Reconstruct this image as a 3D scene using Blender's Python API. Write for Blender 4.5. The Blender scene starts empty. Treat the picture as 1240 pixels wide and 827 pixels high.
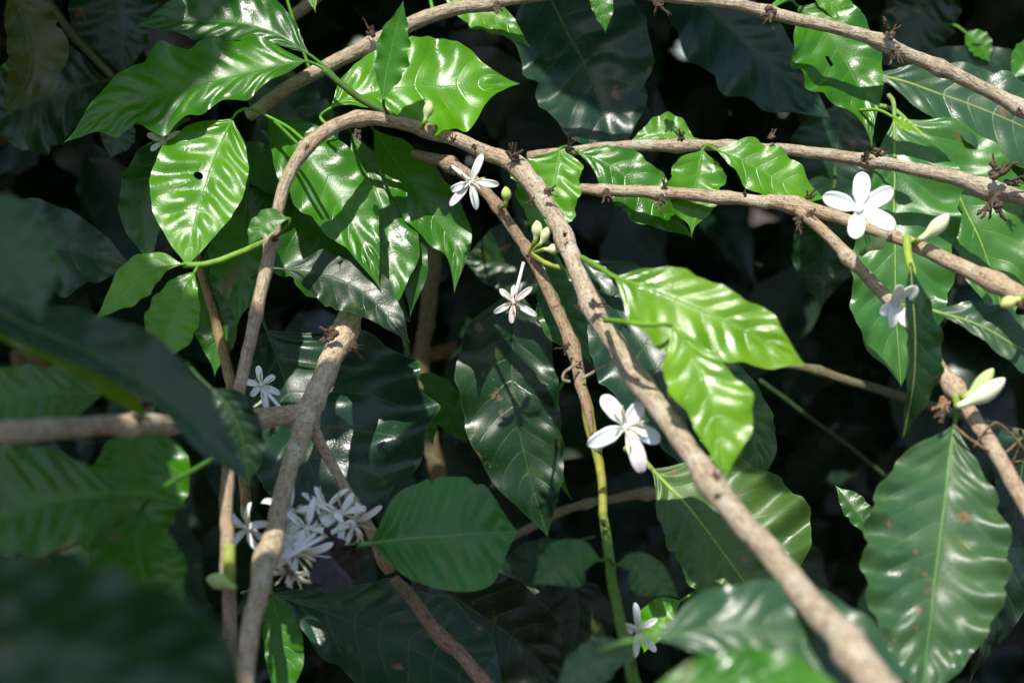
import bpy, math, random
import numpy as np
from math import sin, cos, pi, radians
from mathutils import Vector, Matrix, noise

# ------------------------------------------------------------------ camera, world, sun, exposure
SC = bpy.context.scene
COL = SC.collection
PITCH = -8.0
cam_d = bpy.data.cameras.new('camera')
cam = bpy.data.objects.new('camera', cam_d); COL.objects.link(cam)
cam_d.lens = 50.0; cam_d.sensor_width = 36.0
cam_d.clip_start = 0.02; cam_d.clip_end = 600.0
cam.location = (0, 0, 1.30)
cam.rotation_euler = (radians(90 + PITCH), 0, 0)
cam_d.dof.use_dof = True
cam_d.dof.focus_distance = 1.0
cam_d.dof.aperture_fstop = 4.2
SC.camera = cam
CM = Matrix.Translation((0, 0, 1.30)) @ Matrix.Rotation(radians(90 + PITCH), 4, 'X')

SUN_EL, SUN_AZ = radians(57), radians(196)      # azimuth: clockwise from +Y (north): behind the camera, a little to its left
SUN = Vector((sin(SUN_AZ) * cos(SUN_EL), cos(SUN_AZ) * cos(SUN_EL), sin(SUN_EL)))
w = bpy.data.worlds.new('World'); SC.world = w; w.use_nodes = True
nt = w.node_tree
sky = nt.nodes.new('ShaderNodeTexSky'); sky.sky_type = 'NISHITA'; sky.sun_disc = False
sky.sun_elevation = SUN_EL; sky.sun_rotation = SUN_AZ
nt.links.new(sky.outputs[0], nt.nodes['Background'].inputs[0])
nt.nodes['Background'].inputs[1].default_value = 0.13
sd = bpy.data.lights.new('sun', 'SUN'); sd.energy = 4.1; sd.angle = radians(0.53); sd.color = (1.0, 0.955, 0.88)
so = bpy.data.objects.new('sun', sd); COL.objects.link(so)
so.rotation_euler = SUN.to_track_quat('Z', 'Y').to_euler()
SC.view_settings.view_transform = 'Standard'; SC.view_settings.look = 'None'
SC.view_settings.gamma = 1.0; SC.view_settings.exposure = 0.72
SC.cycles.max_bounces = 8; SC.cycles.transparent_max_bounces = 8

# ------------------------------------------------------------------ materials
def mat(name):
    m = bpy.data.materials.new(name); m.use_nodes = True
    t = m.node_tree; t.nodes.clear()
    return m, t
def N(t, kind, **kw):
    n = t.nodes.new(kind)
    for k, v in kw.items():
        if k == 'ins':
            for i, x in v.items():
                if hasattr(x, 'is_output'): t.links.new(x, n.inputs[i])
                else: n.inputs[i].default_value = x
        else: setattr(n, k, v)
    return n
def M(t, op, a, b=None, c=None, clamp=False):
    n = t.nodes.new('ShaderNodeMath'); n.operation = op; n.use_clamp = clamp
    for i, x in enumerate((a, b, c)):
        if x is None: continue
        if hasattr(x, 'is_output'): t.links.new(x, n.inputs[i])
        else: n.inputs[i].default_value = x
    return n.outputs[0]
def MR(t, v, a, b, c, d, smooth=False):
    n = t.nodes.new('ShaderNodeMapRange'); n.clamp = True
    if smooth: n.interpolation_type = 'SMOOTHSTEP'
    t.links.new(v, n.inputs[0])
    for i, x in enumerate((a, b, c, d)): n.inputs[i + 1].default_value = x
    return n.outputs[0]
def MIX(t, f, a, b, blend='MIX'):
    n = t.nodes.new('ShaderNodeMix'); n.data_type = 'RGBA'; n.blend_type = blend
    for i, x in ((0, f), (6, a), (7, b)):
        if hasattr(x, 'is_output'): t.links.new(x, n.inputs[i])
        else: n.inputs[i].default_value = x if i == 0 else (*x, 1.0)
    return n.outputs[2]

def leaf_material():
    m, t = mat('coffee_leaf_surface')
    oi = N(t, 'ShaderNodeObjectInfo'); base = oi.outputs['Color']; rnd = oi.outputs['Random']
    wear = N(t, 'ShaderNodeAttribute', attribute_type='OBJECT', attribute_name='wear').outputs['Fac']
    tc = N(t, 'ShaderNodeTexCoord')
    uv = N(t, 'ShaderNodeUVMap', uv_map='leaf').outputs[0]
    vv = N(t, 'ShaderNodeUVMap', uv_map='vein').outputs[0]
    s2 = N(t, 'ShaderNodeSeparateXYZ', ins={0: vv}); ph, av = s2.outputs[0], s2.outputs[1]
    off = N(t, 'ShaderNodeVectorMath', operation='SCALE', ins={0: (37.0, 11.0, 5.0)}); t.links.new(rnd, off.inputs['Scale'])
    oc = N(t, 'ShaderNodeVectorMath', operation='ADD', ins={0: tc.outputs['Object'], 1: off.outputs[0]}).outputs[0]
    n1 = N(t, 'ShaderNodeTexNoise', ins={'Vector': oc, 'Scale': 28.0, 'Detail': 4.0}).outputs[0]
    n2 = N(t, 'ShaderNodeTexNoise', ins={'Vector': oc, 'Scale': 130.0, 'Detail': 5.0, 'Roughness': 0.65}).outputs[0]
    n3 = N(t, 'ShaderNodeTexNoise', ins={'Vector': oc, 'Scale': 700.0, 'Detail': 2.0}).outputs[0]
    # side veins: thin pale lines where the phase is whole
    fr = M(t, 'ABSOLUTE', M(t, 'SUBTRACT', M(t, 'FRACT', M(t, 'ADD', M(t, 'ADD', ph, 0.5), M(t, 'MULTIPLY', M(t, 'SUBTRACT', n1, .5), .10))), 0.5))
    vein = MR(t, fr, 0.012, 0.05, 1.0, 0.0, True)
    vein = M(t, 'MULTIPLY', M(t, 'MULTIPLY', vein, MR(t, av, 0.5, 0.95, 1.0, 0.15)), MR(t, n2, .3, .55, .35, 1.0))
    # fine net of veinlets
    vor = N(t, 'ShaderNodeTexVoronoi', feature='DISTANCE_TO_EDGE', ins={'Vector': oc, 'Scale': 420.0}).outputs['Distance']
    net = MR(t, vor, 0.0, 0.10, 1.0, 0.0)
    c = MIX(t, MR(t, n1, .3, .7, 0, 1), MIX(t, 1.0, base, (.68, .77, .74), 'MULTIPLY'), MIX(t, 1.0, base, (1.42, 1.2, 1.0), 'MULTIPLY'))
    c = MIX(t, M(t, 'MULTIPLY', MR(t, n2, .35, .7, 0, 1), .35), c, MIX(t, 1.0, base, (.7, .78, .8), 'MULTIPLY'))
    pale = MIX(t, .5, MIX(t, 1.0, base, (1.9, 1.6, 1.4), 'MULTIPLY'), (.14, .24, .05))
    c = MIX(t, M(t, 'MULTIPLY', net, .05), c, pale)
    c = MIX(t, M(t, 'MULTIPLY', vein, .38), c, pale)
    c = MIX(t, MR(t, av, .975, .995, 0, .5), c, pale)
    # yellowish flecks, brown scars, pale dust; their amount is the leaf's own wear
    yel = M(t, 'MULTIPLY', MR(t, N(t, 'ShaderNodeTexNoise', ins={'Vector': oc, 'Scale': 60.0, 'Detail': 3.0}).outputs[0], .62, .74, 0, 1), wear)
    c = MIX(t, M(t, 'MULTIPLY', yel, .55), c, (.16, .20, .03))
    bn = N(t, 'ShaderNodeTexNoise', ins={'Vector': N(t, 'ShaderNodeVectorMath', operation='ADD', ins={0: oc, 1: (3., 7., 1.)}).outputs[0], 'Scale': 48.0, 'Detail': 5.0, 'Roughness': .6}).outputs[0]
    br = M(t, 'MULTIPLY', MR(t, bn, .645, .68, 0, 1), M(t, 'MULTIPLY', wear, 1.6), clamp=True)
    c = MIX(t, br, c, MIX(t, n2, (.10, .045, .02), (.30, .20, .11)))
    dn = MR(t, n3, .66, .74, 0, 1)
    c = MIX(t, M(t, 'MULTIPLY', dn, M(t, 'ADD', M(t, 'MULTIPLY', wear, .22), .03)), c, (.30, .32, .28))
    geo = N(t, 'ShaderNodeNewGeometry')
    under = MIX(t, .5, MIX(t, 1.0, base, (1.5, 1.35, 1.5), 'MULTIPLY'), (.10, .17, .04))
    c = MIX(t, geo.outputs['Backfacing'], c, under)
    h = M(t, 'ADD', M(t, 'MULTIPLY', vein, -.4), M(t, 'ADD', M(t, 'MULTIPLY', net, -.08), M(t, 'ADD', M(t, 'MULTIPLY', n2, .06), M(t, 'MULTIPLY', n3, .02))))
    bump = N(t, 'ShaderNodeBump', ins={'Height': h, 'Strength': .38, 'Distance': .0009}).outputs[0]
    ro = M(t, 'ADD', M(t, 'ADD', MR(t, n2, .3, .7, .20, .22), MR(t, n1, .35, .75, 0, .20)), M(t, 'MULTIPLY', M(t, 'ADD', dn, M(t, 'MULTIPLY', geo.outputs['Backfacing'], .8)), .25))
    ro = M(t, 'ADD', ro, M(t, 'MULTIPLY', wear, .09))
    p = N(t, 'ShaderNodeBsdfPrincipled', ins={'Base Color': c, 'Roughness': ro, 'Specular IOR Level': .46, 'Normal': bump})
    tr = N(t, 'ShaderNodeBsdfTranslucent', ins={'Color': MIX(t, 1.0, c, (2.2, 2.0, .5), 'MULTIPLY')})
    mx = N(t, 'ShaderNodeMixShader', ins={0: .30, 1: p.outputs[0], 2: tr.outputs[0]})
    o = N(t, 'ShaderNodeOutputMaterial', ins={0: mx.outputs[0]})
    return m

def stem_material():      # green shoots, petioles, midribs: colour is the object's own
    m, t = mat('green_stem_surface')
    base = N(t, 'ShaderNodeObjectInfo').outputs['Color']
    tc = N(t, 'ShaderNodeTexCoord').outputs['Object']
    n = N(t, 'ShaderNodeTexNoise', ins={'Vector': tc, 'Scale': 160.0, 'Detail': 4.0}).outputs[0]
    c = MIX(t, MR(t, n, .3, .7, 0, 1), MIX(t, 1.0, base, (.75, .78, .7), 'MULTIPLY'), MIX(t, 1.0, base, (1.2, 1.15, 1.1), 'MULTIPLY'))
    b = N(t, 'ShaderNodeBump', ins={'Height': n, 'Strength': .4, 'Distance': .0006}).outputs[0]
    p = N(t, 'ShaderNodeBsdfPrincipled', ins={'Base Color': c, 'Roughness': .6, 'Specular IOR Level': .3, 'Normal': b})
    N(t, 'ShaderNodeOutputMaterial', ins={0: p.outputs[0]})
    return m

def bark_material():
    m, t = mat('branch_bark')
    oi = N(t, 'ShaderNodeObjectInfo'); base = oi.outputs['Color']
    uv = N(t, 'ShaderNodeUVMap', uv_map='bark').outputs[0]   # metres along, turn around
    mp = N(t, 'ShaderNodeMapping', ins={0: uv, 3: (130.0, 17.0, 1.0)}).outputs[0]
    tc = N(t, 'ShaderNodeTexCoord').outputs['Object']
    streak = N(t, 'ShaderNodeTexNoise', ins={'Vector': mp, 'Scale': 1.0, 'Detail': 6.0, 'Roughness': .7}).outputs[0]
    patch = N(t, 'ShaderNodeTexNoise', ins={'Vector': tc, 'Scale': 60.0, 'Detail': 4.0, 'Roughness': .6}).outputs[0]
    fine = N(t, 'ShaderNodeTexNoise', ins={'Vector': tc, 'Scale': 500.0, 'Detail': 3.0}).outputs[0]
    c = MIX(t, MR(t, streak, .32, .68, 0, 1), MIX(t, 1.0, base, (.42, .37, .33), 'MULTIPLY'), MIX(t, 1.0, base, (1.32, 1.29, 1.22), 'MULTIPLY'))
    c = MIX(t, MR(t, patch, .52, .66, 0, .75), c, MIX(t, 1.0, base, (1.15, 1.28, 1.38), 'MULTIPLY'))
    c = MIX(t, MR(t, patch, .40, .28, 0, .65), c, MIX(t, 1.0, base, (.62, .45, .36), 'MULTIPLY'))
    lich = N(t, 'ShaderNodeTexNoise', ins={'Vector': tc, 'Scale': 130.0, 'Detail': 5.0, 'Roughness': .7}).outputs[0]
    c = MIX(t, MR(t, lich, .60, .66, 0, .55), c, (.46, .46, .38))
    c = MIX(t, MR(t, lich, .40, .33, 0, .6), c, MIX(t, 1.0, base, (.35, .28, .24), 'MULTIPLY'))
    c = MIX(t, MR(t, fine, .56, .68, 0, .65), c, (.07, .045, .03))
    h = M(t, 'ADD', M(t, 'MULTIPLY', streak, 1.0), M(t, 'ADD', M(t, 'MULTIPLY', patch, .5), M(t, 'MULTIPLY', fine, .3)))
    b = N(t, 'ShaderNodeBump', ins={'Height': h, 'Strength': 1.0, 'Distance': .0022}).outputs[0]
    p = N(t, 'ShaderNodeBsdfPrincipled', ins={'Base Color': c, 'Roughness': .72, 'Specular IOR Level': .3, 'Normal': b})
    N(t, 'ShaderNodeOutputMaterial', ins={0: p.outputs[0]})
    return m

def petal_material():
    m, t = mat('flower_petal_surface')
    base = N(t, 'ShaderNodeObjectInfo').outputs['Color']
    tc = N(t, 'ShaderNodeTexCoord').outputs['Object']
    n = N(t, 'ShaderNodeTexNoise', ins={'Vector': tc, 'Scale': 300.0, 'Detail': 3.0}).outputs[0]
    c = MIX(t, MR(t, n, .55, .8, 0, .35), base, MIX(t, 1.0, base, (.93, .86, .70), 'MULTIPLY'))
    b = N(t, 'ShaderNodeBump', ins={'Height': n, 'Strength': .3, 'Distance': .0006}).outputs[0]
    p = N(t, 'ShaderNodeBsdfPrincipled', ins={'Base Color': c, 'Roughness': .5, 'Specular IOR Level': .3, 'Normal': b,
          'Subsurface Weight': .25, 'Subsurface Radius': (.003, .003, .003), 'Subsurface Scale': .5})
    N(t, 'ShaderNodeOutputMaterial', ins={0: p.outputs[0]})
    return m

def ground_material():
    m, t = mat('leaf_litter_soil')
    tc = N(t, 'ShaderNodeTexCoord').outputs['Object']
    n = N(t, 'ShaderNodeTexNoise', ins={'Vector': tc, 'Scale': 9.0, 'Detail': 8.0, 'Roughness': .7}).outputs[0]
    v = N(t, 'ShaderNodeTexVoronoi', ins={'Vector': tc, 'Scale': 14.0})
    c = MIX(t, n, (.02, .013, .008), (.11, .07, .04))
    c = MIX(t, .4, c, MIX(t, 1.0, v.outputs['Color'], (.12, .07, .035), 'MULTIPLY'))
    b = N(t, 'ShaderNodeBump', ins={'Height': n, 'Strength': 1.0, 'Distance': .03}).outputs[0]
    p = N(t, 'ShaderNodeBsdfPrincipled', ins={'Base Color': c, 'Roughness': .9, 'Normal': b})
    N(t, 'ShaderNodeOutputMaterial', ins={0: p.outputs[0]})
    return m

LEAF, STEM, BARK, PETAL, SOIL = leaf_material(), stem_material(), bark_material(), petal_material(), ground_material()

# ------------------------------------------------------------------ helpers
K = 36.0 / 50.0 / 1240.0                  # metres per photo pixel at one metre from the lens
def P(x, y, z):                           # the place seen at a photo pixel, z metres in front of the lens
    return CM @ Vector(((x - 620) * K * z, (413.5 - y) * K * z, -z))
def CD(v): return (CM.to_3x3() @ Vector(v)).normalized()
ORI = {}; LIT = []; DIM = []; WHO = {}        # places kept in sun, places the added overhead leaves shade
def link(o, world, parent):
    COL.objects.link(o)
    ORI[o.name] = world.copy()
    if parent is not None:
        o.parent = parent; o.location = world - ORI[parent.name]
    else: o.location = world
def mk(name, verts, faces, material, parent=None, color=None, uvs=None, origin=None, kind=None, label=None, cat=None, group=None, wear=None):
    o0 = origin if origin is not None else sum(verts, Vector()) / len(verts)
    me = bpy.data.meshes.new(name)
    me.from_pydata([v - o0 for v in verts], [], faces)
    me.polygons.foreach_set('use_smooth', [True] * len(me.polygons))
    for nm, vals in (uvs or {}).items():
        l = me.uv_layers.new(name=nm)
        buf = []
        for lp in me.loops: buf += vals[lp.vertex_index]
        l.data.foreach_set('uv', buf)
    me.materials.append(material)
    o = bpy.data.objects.new(name, me); link(o, o0, parent)
    if color: o.color = (*color, 1.0)
    if kind: o['kind'] = kind
    if label: o['label'] = label
    if cat: o['category'] = cat
    if group: o['group'] = group
    if wear is not None: o['wear'] = float(wear)
    return o
def thing(name, label, cat, at, group=None):
    o = bpy.data.objects.new(name, None); o.empty_display_size = .02
    link(o, at, None)
    o['label'] = label; o['category'] = cat
    group = group or {'coffee_branch': 'branches of the coffee shrub', 'dry_twig': 'dry twigs in the shade of the shrub', 'green_stalk': 'thin green stalks in the shade'}.get(name)
    if group: o['group'] = group
    return o
def cr(pts, n):                           # Catmull-Rom through tuples of any length, evenly by chord
    k = len(pts[0]); d = [0.0]
    for a, b in zip(pts, pts[1:]):
        d.append(d[-1] + max(1e-9, math.hypot(*(b[i] - a[i] for i in range(min(k, 2))))))
    out = []
    for j in range(n):
        s = d[-1] * j / (n - 1); i = 0
        while i < len(pts) - 2 and s > d[i + 1]: i += 1
        f = (s - d[i]) / (d[i + 1] - d[i])
        h = d[i + 1] - d[i]
        def tan(q):
            if q == 0: return [(pts[1][c] - pts[0][c]) / (d[1] - d[0]) for c in range(k)]
            if q == len(pts) - 1: return [(pts[-1][c] - pts[-2][c]) / (d[-1] - d[-2]) for c in range(k)]
            return [(pts[q + 1][c] - pts[q - 1][c]) / (d[q + 1] - d[q - 1]) for c in range(k)]
        t0, t1 = tan(i), tan(i + 1); f2, f3 = f * f, f * f * f
        out.append(tuple((2*f3 - 3*f2 + 1) * pts[i][c] + (f3 - 2*f2 + f) * h * t0[c] + (-2*f3 + 3*f2) * pts[i+1][c] + (f3 - f2) * h * t1[c] for c in range(k)))
    return out
def tube_mesh(path, radii, sides=10, rough=0.0, seed=0.0, verts=None, faces=None, uv=None, cap=True, freq=90.0):
    verts = [] if verts is None else verts; faces = [] if faces is None else faces; uv = [] if uv is None else uv
    b0 = len(verts); n = len(path)
    t = (path[1] - path[0]).normalized()
    back = CD((0, 0, -1)); u = back - t * back.dot(t)
    if u.length < .1: u = CD((0, 1, 0)); u = u - t * u.dot(t)
    u.normalize(); L = 0.0
    for i, p in enumerate(path):
        t = (path[min(i + 1, n - 1)] - path[max(i - 1, 0)]).normalized()
        u = (u - t * u.dot(t)).normalized(); v = t.cross(u)
        if i: L += (p - path[i - 1]).length
        for k in range(sides + 1):
            a = 2 * pi * k / sides
            d = u * cos(a) + v * sin(a)
            r = radii[i]
            if rough:
                q = p + d * r
                r *= 1 + rough * (noise.noise(q * freq + Vector((seed, 0, 0))) * 1.0 + .6 * noise.noise(q * freq * 3.1))
            verts.append(p + d * r); uv.append((L, k / sides))
    s1 = sides + 1
    for i in range(n - 1):
        for k in range(sides):
            a = b0 + i * s1 + k
            faces.append((a, a + 1, a + s1 + 1, a + s1))
    if cap:
        for e, ring in ((0, b0), (n - 1, b0 + (n - 1) * s1)):
            verts.append(path[e] + (path[e] - path[e + (1 if e == 0 else -1)]).normalized() * radii[e] * .35); uv.append((0 if e == 0 else L, .5))
            c = len(verts) - 1
            for k in range(sides):
                faces.append((c, ring + k + 1, ring + k) if e == 0 else (c, ring + k, ring + k + 1))
    return verts, faces, uv
def limb(owner, name, pts, color, material=None, sides=14, rough=.09, knots=(), step=4.0, label=None):
    """pts: (x, y, z, half width in photo pixels)."""
    L = sum(math.hypot(b[0] - a[0], b[1] - a[1]) for a, b in zip(pts, pts[1:]))
    c = cr(pts, max(6, int(L / step)))
    path = [P(x, y, z) for x, y, z, r in c]; rad = []
    for (x, y, z, r) in c:
        k = 1.0
        for (kx, ky, amp, sp) in knots: k += amp * math.exp(-((x - kx) ** 2 + (y - ky) ** 2) / (2 * sp * sp))
        rad.append(max(.3, r * k * .84) * K * z)
    if rough:
        sd = random.random() * 50
        for i, p in enumerate(path):
            path[i] = p + CD((noise.noise(p * 40 + Vector((sd, 0, 0))), noise.noise(p * 40 + Vector((0, sd, 0))), 0)) * rad[i] * .10
    v, f, uv = tube_mesh(path, rad, sides, rough, random.random() * 90)
    return mk(name, v, f, material or BARK, owner, color, {'bark': uv}, label=label)

def interp(arr, u):
    x = u * (len(arr) - 1); i = min(int(x), len(arr) - 2); f = x - i
    p = [arr[max(0, min(len(arr) - 1, i + q))] for q in (-1, 0, 1, 2)]
    return max(0.0, .5 * (2*p[1] + (p[2]-p[0])*f + (2*p[0]-5*p[1]+4*p[2]-p[3])*f*f + (3*p[1]-p[0]-3*p[2]+p[3])*f*f*f))
def sstep(a, b, x):
    t = max(0.0, min(1.0, (x - a) / (b - a))); return t * t * (3 - 2 * t)

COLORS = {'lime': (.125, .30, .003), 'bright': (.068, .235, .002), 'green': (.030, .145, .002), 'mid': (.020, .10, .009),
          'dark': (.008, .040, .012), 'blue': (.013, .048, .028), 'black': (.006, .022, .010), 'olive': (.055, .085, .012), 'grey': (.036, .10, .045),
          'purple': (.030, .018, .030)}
def leaf(owner, mid, wl, wr, z, ty=.35, tx=0.0, col='green', wave=.05, freq=5.0, nvein=9, fold=.12, curl=.10, quilt=.05,
         pos=.85, full=.75, wear=.15, pet=None, petr=1.8, label=None, group=None, holes=(), name=None, ripple=.10, midcol=None, lit=None, twist=0.0, cup=0.0, slope=.16):
    """mid: midrib in photo pixels from base to tip; wl, wr: half widths on its left and right, a number or a list along it."""
    rnd = random.Random(hash((round(mid[0][0]), round(mid[0][1]), round(mid[-1][0]), round(mid[-1][1]))))
    L = sum(math.hypot(b[0] - a[0], b[1] - a[1]) for a, b in zip(mid, mid[1:]))
    ml = max(wl) if isinstance(wl, (list, tuple)) else wl; mr = max(wr) if isinstance(wr, (list, tuple)) else wr
    nu = int(max(22, min(110, L / 2.6))); hv = int(max(5, min(16, max(ml, mr) / 4.5)))
    c = cr([tuple(q) for q in mid], nu + 1)
    xc = sum(q[0] for q in c) / len(c); yc = sum(q[1] for q in c) / len(c); s = K * z
    def depth(x, y): return z + ty * (yc - y) * s + tx * (x - xc) * s
    nrm = CD((tx, ty, 1.0))
    f1, f2, f3, f4 = (rnd.random() * 6.28 for _ in range(4))
    vo = rnd.uniform(-.35, .35)
    bites = [(rnd.uniform(.25, .85), rnd.choice((-1, 1)), rnd.uniform(.012, .03), rnd.uniform(.04, .12)) for _ in range(0 if wear < .15 else 3)]
    verts, uv, vein = [], [], []
    W = max(ml, mr) * s; Lm = L * s
    midline = []
    for i in range(nu + 1):
        u = i / nu
        x, y = c[i]; a, b = c[max(0, i - 1)], c[min(nu, i + 1)]
        dx, dy = b[0] - a[0], b[1] - a[1]; q = math.hypot(dx, dy) or 1; rx, ry = -dy / q, dx / q
        pw = full + (1.55 - full) * sstep(.6, 1, u)
        prof = max(0.0, sin(pi * min(1, u) ** pos)) ** pw
        for j in range(-hv, hv + 1):
            v = j / hv; av = abs(v)
            wx = wl if v < 0 else wr
            hw = interp(wx, u) if isinstance(wx, (list, tuple)) else wx * prof
            ed = 1 + wave * sin(2*pi*freq*u + (f1 if v < 0 else f2)) * av * sstep(.03, .2, u) * sstep(1, .85, u) + .25 * wave * sin(2*pi*freq*2.7*u + f3) * av
            for bu, bs, bw, bd in bites:
                if v * bs > 0: ed *= 1 - bd * math.exp(-((u - bu) / bw) ** 2) * av ** 3
            d = hw * v * ed
            px, py = x + rx * d, y + ry * d
            p = P(px, py, depth(px, py))
            ph = nvein * (u + .035 * noise.noise(Vector((u * 5, f4, 0))) + .012 * noise.noise(Vector((u * 7, f3, v * 1.5))) - slope * av ** 1.3) + (vo if v < 0 else 0) * sstep(0, .2, av)
            env = sstep(.02, .35, av) * (1 - .55 * av * av) * sstep(0, .12, u) * sstep(1, .85, u)
            hh = hw * s
            h = .62 * quilt * (1 + .8 * noise.noise(Vector((px * .012, py * .012, f2)))) * W * (.62 * sin(pi * ph) ** 2 + .38 * abs(sin(pi * ph))) * env
            h += fold * hh * (av ** 1.2) + cup * hh * av * av
            h += ripple * hh * av * av * sin(2*pi*freq*u + (f3 if v < 0 else f4))
            h -= curl * Lm * (u - .35) ** 2 * (1.6 if u > .35 else .5)
            h += twist * v * hh * (u - .3)
            h += .07 * W * noise.noise(Vector((px * .02 + f1, py * .02 + f2, f3)))
            vp = p + nrm * h
            verts.append(vp); uv.append((u, v * .5 + .5)); vein.append((ph, av))
            if j == 0: midline.append(vp)
    w1 = 2 * hv + 1; faces = []
    for i in range(nu):
        for j in range(2 * hv):
            a = i * w1 + j
            u, v = (i + .5) / nu, (j + .5) / hv - 1
            if any(((u - hu) / ru) ** 2 + ((v - hvv) / rv) ** 2 < 1 for hu, hvv, ru, rv in holes): continue
            faces.append((a, a + w1, a + w1 + 1, a + 1))
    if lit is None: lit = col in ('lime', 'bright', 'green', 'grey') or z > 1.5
    for k in range(1, 11):
        for v in ((-.5, .5) if lit else (-.85, -.5, -.2, .2, .5, .85)):
            q = verts[int(nu * k / 11) * (2 * hv + 1) + hv + int(v * hv)]
            if lit != 'free':
                (LIT if lit else DIM).append(q)
                if not lit: WHO[tuple(q)] = label or 'leaf %d %d' % tuple(mid[0])
    for hu, hvv, ru, rv in holes:
        g = list(verts)
        rim = {a for f in faces for a in f}
        gone = {q for i in range(nu) for j in range(2 * hv) if (((i + .5) / nu - hu) / ru) ** 2 + (((j + .5) / hv - 1 - hvv) / rv) ** 2 < 1
                for q in (i * w1 + j, i * w1 + j + 1, i * w1 + w1 + j, i * w1 + w1 + j + 1)}
        for q in rim & gone:
            a = math.atan2((q % w1 / hv - 1 - hvv) / rv, (q // w1 / nu - hu) / ru)
            uu, vq = (hu + ru * cos(a)) * nu, (hvv + rv * sin(a) + 1) * hv
            i, j = int(uu), int(vq); fu, fv = uu - i, vq - j
            verts[q] = (g[i*w1+j] * (1-fv) + g[i*w1+j+1] * fv) * (1-fu) + (g[i*w1+w1+j] * (1-fv) + g[i*w1+w1+j+1] * fv) * fu
    # upper side towards the viewer
    fa = faces[len(faces) // 2]; nn = (verts[fa[1]] - verts[fa[0]]).cross(verts[fa[3]] - verts[fa[0]])
    if nn.dot(nrm) < 0: faces = [tuple(reversed(f)) for f in faces]
    cc = COLORS[col] if isinstance(col, str) else col
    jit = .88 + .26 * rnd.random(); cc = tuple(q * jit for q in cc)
    top = owner is None
    lf = mk(name or ('coffee_leaf' if top else 'leaf'), verts, faces, LEAF, owner, cc, {'leaf': uv, 'vein': vein},
            label=label, cat='leaf' if top else None, group=group, wear=wear, origin=midline[0])
    rr = petr * s
    mc = midcol or tuple(min(.5, a * .75 + b) for a, b in zip(cc, (.035, .065, .012)))
    rad = [rr * (.95 - .78 * (i / nu) ** .7) for i in range(nu + 1)]
    v, f, _ = tube_mesh([p - nrm * rad[i] * .35 for i, p in enumerate(midline)][: nu], rad[: nu], 6)
    mk('midrib', v, f, STEM, lf, mc)
    b = midline[0]; d0 = (midline[0] - midline[2]).normalized()
    if pet:
        pts = [P(*q) for q in pet]
    else:
        pts = [b + d0 * .012 - nrm * .003, b + d0 * .024 - nrm * .016]
    allp = [tuple(midline[1] - nrm * rr * .35), tuple(b - nrm * rr * .3)] + [tuple(q) for q in pts]
    path = [Vector(q) for q in smooth3(allp, 14)]
    v, f, _ = tube_mesh(path, [rr * (1 + .25 * (i / 13)) for i in range(14)], 8)
    mk('petiole', v, f, STEM, lf, mc)
    return lf
def smooth3(pts, n):
    d = [0.0]
    for a, b in zip(pts, pts[1:]): d.append(d[-1] + max(1e-9, (Vector(b) - Vector(a)).length))
    out = []
    for j in range(n):
        s = d[-1] * j / (n - 1); i = 0
        while i < len(pts) - 2 and s > d[i + 1]: i += 1
        f = (s - d[i]) / (d[i + 1] - d[i])
        q = [Vector(pts[max(0, min(len(pts) - 1, i + e))]) for e in (-1, 0, 1, 2)]
        out.append(.5 * (2*q[1] + (q[2]-q[0])*f + (2*q[0]-5*q[1]+4*q[2]-q[3])*f*f + (3*q[1]-q[0]-3*q[2]+q[3])*f*f*f))
    return out

def stub(owner, x, y, z, size, n=9, up=None, color=(.11, .075, .052), around=1.0):
    """dried remains of old flower clusters standing out of a node; size in photo pixels"""
    s = K * z * size * random.uniform(.85, 1.2); c = P(x, y, z); V, F, U = [], [], []
    g = random.uniform(.7, 1.6); color = tuple(q * g for q in color); n = max(2, n + random.randint(-1, 3))
    for i in range(n):
        d = CD((random.uniform(-1, 1), random.uniform(-1, 1), random.uniform(-.5, .8)))
        if up: d = (d * .75 + CD((up[0], -up[1], .25)) * 1.0).normalized()
        l = s * random.choice((.35, .5, .7, .9, 1.15)); e = CD((random.uniform(-1, 1), random.uniform(-1, 1), random.uniform(-1, 1)))
        st = c + d * s * .15 + e * s * .14
        path = [st + d * l * k / 5 + e * l * .12 * sin(k * 1.3) * (k / 5) for k in range(6)]
        r0 = s * random.uniform(.085, .14)
        tube_mesh(path, [r0 * (1 - .12 * k + (.55 if k == 4 else 0) * random.random()) for k in range(6)], 5, .25, i, V, F, U, freq=400)
    k = 10                                 # a lump of scales the stubs stand in
    for i in range(k):
        d = CD((random.uniform(-1, 1), random.uniform(-1, 1), random.uniform(-.2, 1))); e0 = CD((random.uniform(-1, 1), random.uniform(-1, 1), 0)) * s * random.uniform(0, .3)
        path = [c + e0 + d * s * (.05 + .07 * q) for q in range(4)]
        tube_mesh(path, [s * .18, s * .22, s * .16, s * .05], 6, .3, i, V, F, U, freq=300)
    return mk('dried_stub', V, F, BARK, owner, color, {'bark': U}, kind='stuff')

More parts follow.
